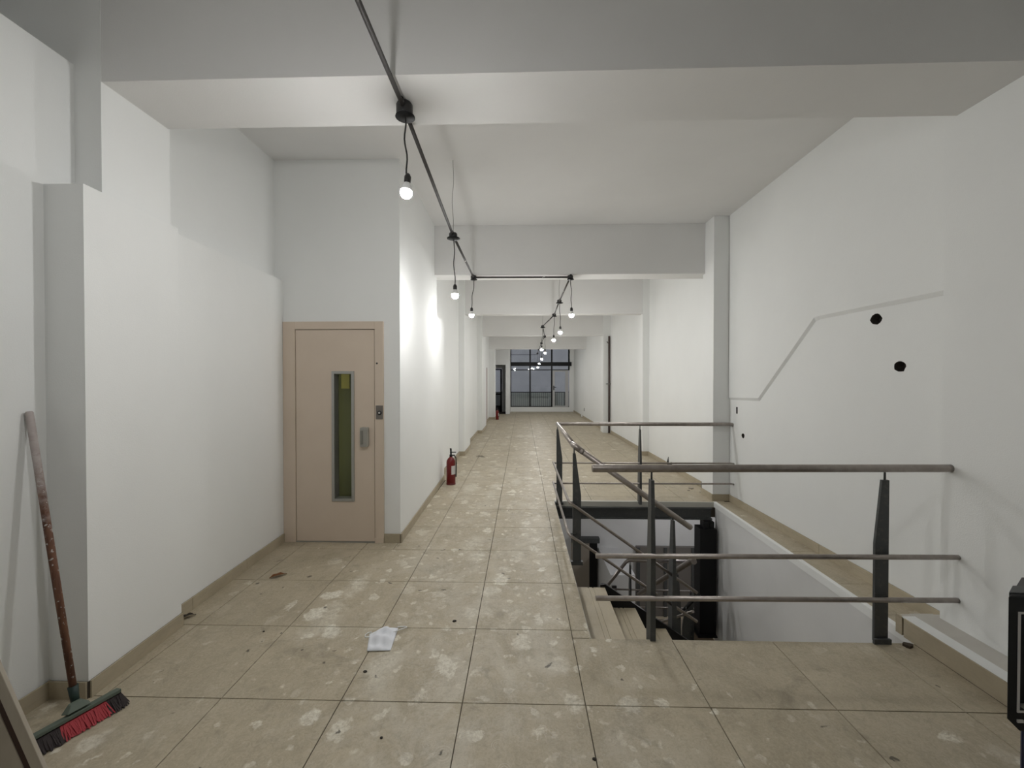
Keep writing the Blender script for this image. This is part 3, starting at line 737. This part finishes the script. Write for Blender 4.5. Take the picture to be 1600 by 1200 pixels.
extinguisher(-.985, 16.35, .9, .5, 'small far red fire extinguisher beside the vestibule opening')

# ------------------------------------------------------------------ broom
br = thing('broom', 'push broom with red and black bristles leaning on the left wall corner', 'broom', (-2.05, 1.86, 0))
HB = mat('broom_handle_wood', (.25, .12, .06), .7); t = NT(HB)
sx = t.n('ShaderNodeSeparateXYZ'); t.l(t.pos(), sx.inputs[0])
hgt = t.math('ADD', sx.outputs[2], t.math('MULTIPLY', t.noise(18, 5, .7), .7))
wood = t.mix(t.ramp(t.noise(40, 4, .6, 0, stretch=(1, 1, .1)), [(.3, 0.), (.7, 1.)]), (.085, .035, .022), (.20, .095, .055))
t.color(t.mix(t.ramp(hgt, [(.0, 1.), (1.0, 1.)]), wood, wood))
wornw = t.ramp(t.math('MULTIPLY', hgt, .5), [(.62, 0.), (.78, 1.)])
t.color(t.mix(wornw, t.mix(t.ramp(t.noise(55, 4), [(.60, 0.), (.66, 1.)]), wood, (.5, .47, .44)), t.mix(t.noise(30, 3), (.50, .46, .44), (.34, .28, .26))))
hp0, hp1 = Vector((-2.070, 1.862, .085)), Vector((-2.333, 1.91, 1.429))
MB().tube([hp0, hp0.lerp(hp1, .5), hp1.lerp(hp0, .005), hp1], [.0135, .0145, .0145, .011], 12).build('handle', HB, br)
MB().tube([hp0 - (hp1-hp0).normalized()*.02, hp0.lerp(hp1, .055)], [.014, .019], 12).build('ferrule', mat('dark_green_plastic', (.01, .03, .025), .5), br)
e0, e1 = Vector((-2.065, 1.690, 0)), Vector((-1.958, 1.970, 0)); ax = (e1-e0).normalized(); nr = Vector((ax.y, -ax.x, 0))   # nr points to the camera side
Lh = (e1-e0).length
def hb(s0, s1, d0, d1, z0, z1, up=0):
    q = [e0 + ax*s + nr*d for s, d in ((s0, d0), (s1, d0), (s1, d1), (s0, d1))]
    return q
m = MB()
mid = e0 + ax*(Lh*.5)
a_ = [e0 - nr*.04 + Vector((0, 0, .045)), e1 - nr*.04 + Vector((0, 0, .045)), e1 + Vector((0, 0, .052)), e0 + Vector((0, 0, .052))]
m.hexa(a_, [p + Vector((0, 0, .018)) for p in a_])
m.hexa([mid - ax*.05 - nr*.045 + Vector((0, 0, .07)), mid + ax*.05 - nr*.045 + Vector((0, 0, .07)), mid + ax*.04 - nr*.005 + Vector((0, 0, .078)), mid - ax*.04 - nr*.005 + Vector((0, 0, .078))],
       [mid - ax*.02 - nr*.055 + Vector((0, 0, .10)), mid + ax*.02 - nr*.055 + Vector((0, 0, .10)), mid + ax*.02 - nr*.03 + Vector((0, 0, .10)), mid - ax*.02 - nr*.03 + Vector((0, 0, .10))])
m.build('broom_head', mat('green_grey_wood', (.12, .15, .12), .7), br, bevel=.003)
redb = mat('red_bristle', (.38, .02, .03), .6); blkb = mat('dark_bristle', (.02, .012, .012), .7)
for nm, s0, s1, mt, cnt in (('bristles', 0, .28, blkb, 340), ('bristles', .28, .80, redb, 640), ('bristles', .80, 1, blkb, 240)):
    m = MB(); rr = random.Random(int(s0*100)+3)
    for k in range(cnt):
        s = rr.uniform(s0, s1)*Lh; d = rr.uniform(-.035, .0); ln = rr.uniform(.8, 1.06)
        p = e0 + ax*s + nr*d + Vector((0, 0, .048)); q = p + nr*(.052+d*.5+rr.uniform(-.008, .012))*ln + ax*rr.uniform(-.014, .014) + Vector((0, 0, -.044*min(ln, 1.0)))
        w = ax*.0022
        m.hexa([p-w, p+w, p+w+nr*.002, p-w+nr*.002], [q-w*1.2, q+w*1.2, q+w*1.2+nr*.002, q-w*1.2+nr*.002])
    o = m.build(nm, mt, br); o['kind'] = 'stuff'
    if mt is redb: o['label'] = 'red bristles'

# ------------------------------------------------------------------ boards leaning at the bottom left
def lean_board(name, label, cat, off, w, depth, mt, y0):
    t = thing(name, label, cat, (-1.9, y0, 0))
    d = Vector((-.43, 0, .97)).normalized(); n = Vector((d.z, 0, -d.x))*-1
    n = Vector((-d.z, 0, d.x)) # towards the wall / down-left
    base = Vector((-1.822, 0, -.0)) + n*off
    base = base - d*(base.z/d.z)
    m = MB()
    def q(s, o): p = base + d*s + n*o; return (p.x, p.z)
    L = (base.x + 2.335)/.43*d.length*1.0
    L = (base.x + 2.335 - w*abs(n.x))/abs(d.x)
    b0 = base - d*0
    pts = [q(0, 0), q(L, 0), q(L, w)]
    p = base + n*w; s = -(p.z)/d.z; pts.append((p.x + d.x*s, 0.0)); pts[0] = (base.x, 0.0)
    m.ext(pts, 'y', y0, y0+depth); o = m.build('board', mt, t, bevel=.002); return t
wd = mat('dusty_pale_board', (.42, .38, .31), .8); t_ = NT(wd); t_.color(t_.mix(t_.noise(14, 5, .65, .4, stretch=(1, 1, .3)), (.36, .31, .25), (.50, .46, .38)))
lean_board('timber_board', 'pale dusty timber board leaning in the bottom left corner, narrowest and rightmost of the boards', 'board', 0, .047, .014, wd, 1.55)
lean_board('dark_board', 'dark brown board leaning behind the pale timber in the bottom left corner', 'board', .049, .036, .03, mat('dark_brown_board', (.045, .02, .014), .7), 1.56)
lean_board('timber_plank', 'beige plank leaning against the left wall below the dark brown board', 'board', .088, .09, .03, wd, 1.56)

# ------------------------------------------------------------------ black framed case at the right edge
cs = thing('equipment_case', 'black equipment case with a thin white line frame, standing by the right curb', 'case', (2.0, 1.55, 0))
x0, x1, z0, z1, yf, yb = 1.712, 2.30, .335, .817, 1.50, 1.565
m = MB(); c = .045
fa = [(x0, z0+c), (x0+c, z0), (x1, z0), (x1, z1), (x0, z1)]
va = [m.bm.verts.new((px, yf, pz)) for px, pz in fa]; vb = [m.bm.verts.new((px + (.092 if px < 1.9 else 0), yb, pz)) for px, pz in fa]
m.bm.faces.new(va); m.bm.faces.new(vb[::-1])
for k in range(5): m.bm.faces.new((va[k], va[(k+1) % 5], vb[(k+1) % 5], vb[k]))
m.build('panel', BLACKM, cs, bevel=.006)
m = MB(); ix0, ix1, iz0, iz1, w = x0+.034, x1-.034, z0+.07, z1-.055, .007
m.box(ix0, ix0+w, yf-.003, yf, iz0, iz1).box(ix1-w, ix1, yf-.003, yf, iz0, iz1).box(ix0+w, ix1-w, yf-.003, yf, iz0, iz0+w).box(ix0+w, ix1-w, yf-.003, yf, iz1-w, iz1)
m.build('outline', LABELM, cs, label='thin white outline')
MB().box(ix0+.03, ix1-.03, yf-.008, yf, iz0+.03, iz1-.03).build('screen', BLACKP, cs)
MB().box(ix0+.012, ix0+.03, yf-.012, yf, iz0+.02, iz0+.032).build('latch', ALU, cs)
MB().box(ix0+.0, ix0+.02, yf-.004, yf, z0+.035, z0+.045).build('badge', LABELM, cs)
body = [(1.806, yb), (x1, yb), (x1, yb+.10), (1.95, yb+.10)]
MB().prism(body, z0+.02, z1-.01).build('body', BLACKP, cs)
MB().prism([(1.735, yf+.018), (x1, yf+.018), (x1, yb+.004), (1.806, yb+.004)], z1-.03, z1+.004).build('lid', GREYST, cs)
MB().prism([(1.772, yf+.008), (x1-.05, yf+.008), (x1-.05, yb+.08), (1.93, yb+.08)], 0, z0+.03).build('base', mat('dark_navy_plastic', (.010, .013, .05), .45), cs, bevel=.006)

# ------------------------------------------------------------------ things on the floor
def face_mask():
    t = thing('face_mask', 'crumpled white face mask lying on the tiles left of centre', 'face mask', (-.85, 2.47, 0))
    bm = bmesh.new(); N, M = 18, 16; g = []
    A, B, Cc, D = Vector((-.90, 2.375, 0)), Vector((-.765, 2.385, 0)), Vector((-.785, 2.60, 0)), Vector((-.945, 2.535, 0))
    for i in range(N+1):
        row = []
        for j in range(M+1):
            u, v = i/N, j/M
            p = A.lerp(B, u).lerp(D.lerp(Cc, u), v)
            p.y += .03*math.sin(u*PI)*v
            edge = min(u, 1-u, v, 1-v)
            z = .004 + .020*math.sin(u*PI)*math.sin(v*PI)**.7 + .010*math.sin(v*13+u*4)*min(1, edge*6) + .004*math.sin(u*17+v*5)*min(1, edge*6)
            z += .016*math.exp(-((v-.72-.12*math.sin(u*4))**2)/.006)*math.sin(min(1, u*1.2)*PI)
            p.z = max(.003, z); row.append(bm.verts.new(p))
        g.append(row)
    for i in range(N):
        for j in range(M):
            f = bm.faces.new((g[i][j], g[i+1][j], g[i+1][j+1], g[i][j+1])); f.smooth = True
    me = bpy.data.meshes.new('cloth'); bm.to_mesh(me); bm.free(); me.materials.append(mat('mask_fabric', (.80, .82, .86), .8))
    o = bpy.data.objects.new('cloth', me); C.objects.link(o); o.parent = t; o.matrix_parent_inverse = Matrix.Translation(-t.location)
    sd = o.modifiers.new('thick', 'SOLIDIFY'); sd.thickness = .0015; sd.offset = 1
    ws = mat('mask_elastic', (.82, .82, .80), .6)
    MB().tube([(-.80, 2.545, .012), (-.765, 2.565, .016), (-.735, 2.59, .014), (-.73, 2.60, .012), (-.745, 2.61, .01), (-.79, 2.605, .01)], .0035, 6).build('ear_loop', ws, t)
    MB().tube([(-.93, 2.50, .01), (-.955, 2.49, .014), (-.965, 2.52, .01), (-.955, 2.545, .008), (-.935, 2.55, .008)], .003, 6).build('ear_loop', ws, t)
face_mask()
def leaf(x, y, rz, L, W_, col, label, name='dry_leaf', cat='leaf'):
    m = MB(); bm = m.bm; n = 9; mid_, l_, r_ = [], [], []
    for i in range(n+1):
        u = i/n; w = W_*math.sin(u*PI)**.8*(1-.25*u); zc = .004 + .012*math.sin(u*PI*1.1)
        mid_.append(bm.verts.new((u*L-L/2, 0, zc))); l_.append(bm.verts.new((u*L-L/2, w/2+.0005, zc+.008*math.sin(u*7)**2))); r_.append(bm.verts.new((u*L-L/2, -w/2-.0005, zc+.006)))
    for i in range(n):
        bm.faces.new((mid_[i], mid_[i+1], l_[i+1], l_[i])); bm.faces.new((r_[i], r_[i+1], mid_[i+1], mid_[i]))
    o = m.build(name, mat('dry_'+name, col, .7), None, label=label, category=cat)
    o.modifiers.new('thick', 'SOLIDIFY').thickness = .0012
    o.location = (x, y, .001); o.rotation_euler = (0, 0, rz); return o
leaf(-1.955, 3.27, .75, .125, .055, (.16, .055, .012), 'curled brown dry leaf on the tiles before the lift door')
leaf(-2.215, 2.69, .9, .085, .045, (.03, .022, .015), 'dark shrivelled leaf beside the left skirting corner')
leaf(-.85, 8.45, -.3, .19, .06, (.035, .03, .02), 'dark dry leaf far down the corridor floor')
def chip(x, y, r, label, col, grp=None):
    m = MB(); rr = random.Random(int(x*1000)); n = 7
    poly = [(r*math.cos(2*PI*i/n)*rr.uniform(.5, 1), r*.7*math.sin(2*PI*i/n)*rr.uniform(.5, 1)) for i in range(n)]
    m.prism(poly, 0, r*.45)
    o = m.build('debris_chip', col, None, label=label, category='debris'); o.location = (x, y, 0)
    if grp: o['group'] = grp
    return o
dk = mat('dark_grit', (.03, .025, .02), .9); plc = mat('plaster_crumb', (.45, .40, .34), .9); plr = mat('dark_rubble', (.06, .045, .03), .9)
chip(-.443, 2.69, .016, 'small dark chip right of the face mask', dk)
chip(2.28, 2.50, .035, 'dark rubble at the foot of the right post', plr)
for x, y, r, lb in ((-.62, 1.80, .010, 'dark crumb of dirt on the nearest tiles, below the face mask'), (.30, 1.72, .012, 'dark crumb of dirt on the nearest tiles, below the stair opening corner'),
                 (-1.62, 2.55, .009, 'dark crumb of dirt left of the face mask'), (-.85, 2.21, .014, 'dark crumb of dirt just below the face mask')):
    chip(x, y, r, lb, dk, 'dark crumbs scattered on the near tiles')
for x, y, r, lb in ((2.44, 6.05, .045, 'largest piece of broken skirting rubble near the second right pillar'), (2.50, 5.86, .035, 'nearest piece of broken skirting rubble, close to the pillar'), (2.36, 5.95, .03, 'smallest piece of broken skirting rubble, farthest from the wall')):
    chip(x, y, r, lb, plc, 'broken skirting rubble')
# cut cable stub sticking out of the right wall
cb = thing('cable_stub', 'black cable stub sticking up from a patch on the right wall near the floor', 'cable', (2.62, 7.35, .1))
MB().hexa([(2.60, 7.33, .0), (2.63, 7.33, .0), (2.63, 7.42, .0), (2.60, 7.42, .0)], [(2.61, 7.34, .07), (2.63, 7.34, .07), (2.63, 7.40, .07), (2.61, 7.40, .07)]).build('patch', WALL, cb)
MB().tube([(2.63, 7.38, .10), (2.57, 7.37, .09), (2.56, 7.37, .12), (2.57, 7.37, .22)], [.028, .022, .02, .004], 8).build('cable', BLACKP, cb)
MB().box(2.512, 2.52, 16.9, 17.0, .30, .42).build('socket_plate', BLACKP, None, label='small dark socket opening low on the far right wall', category='socket')
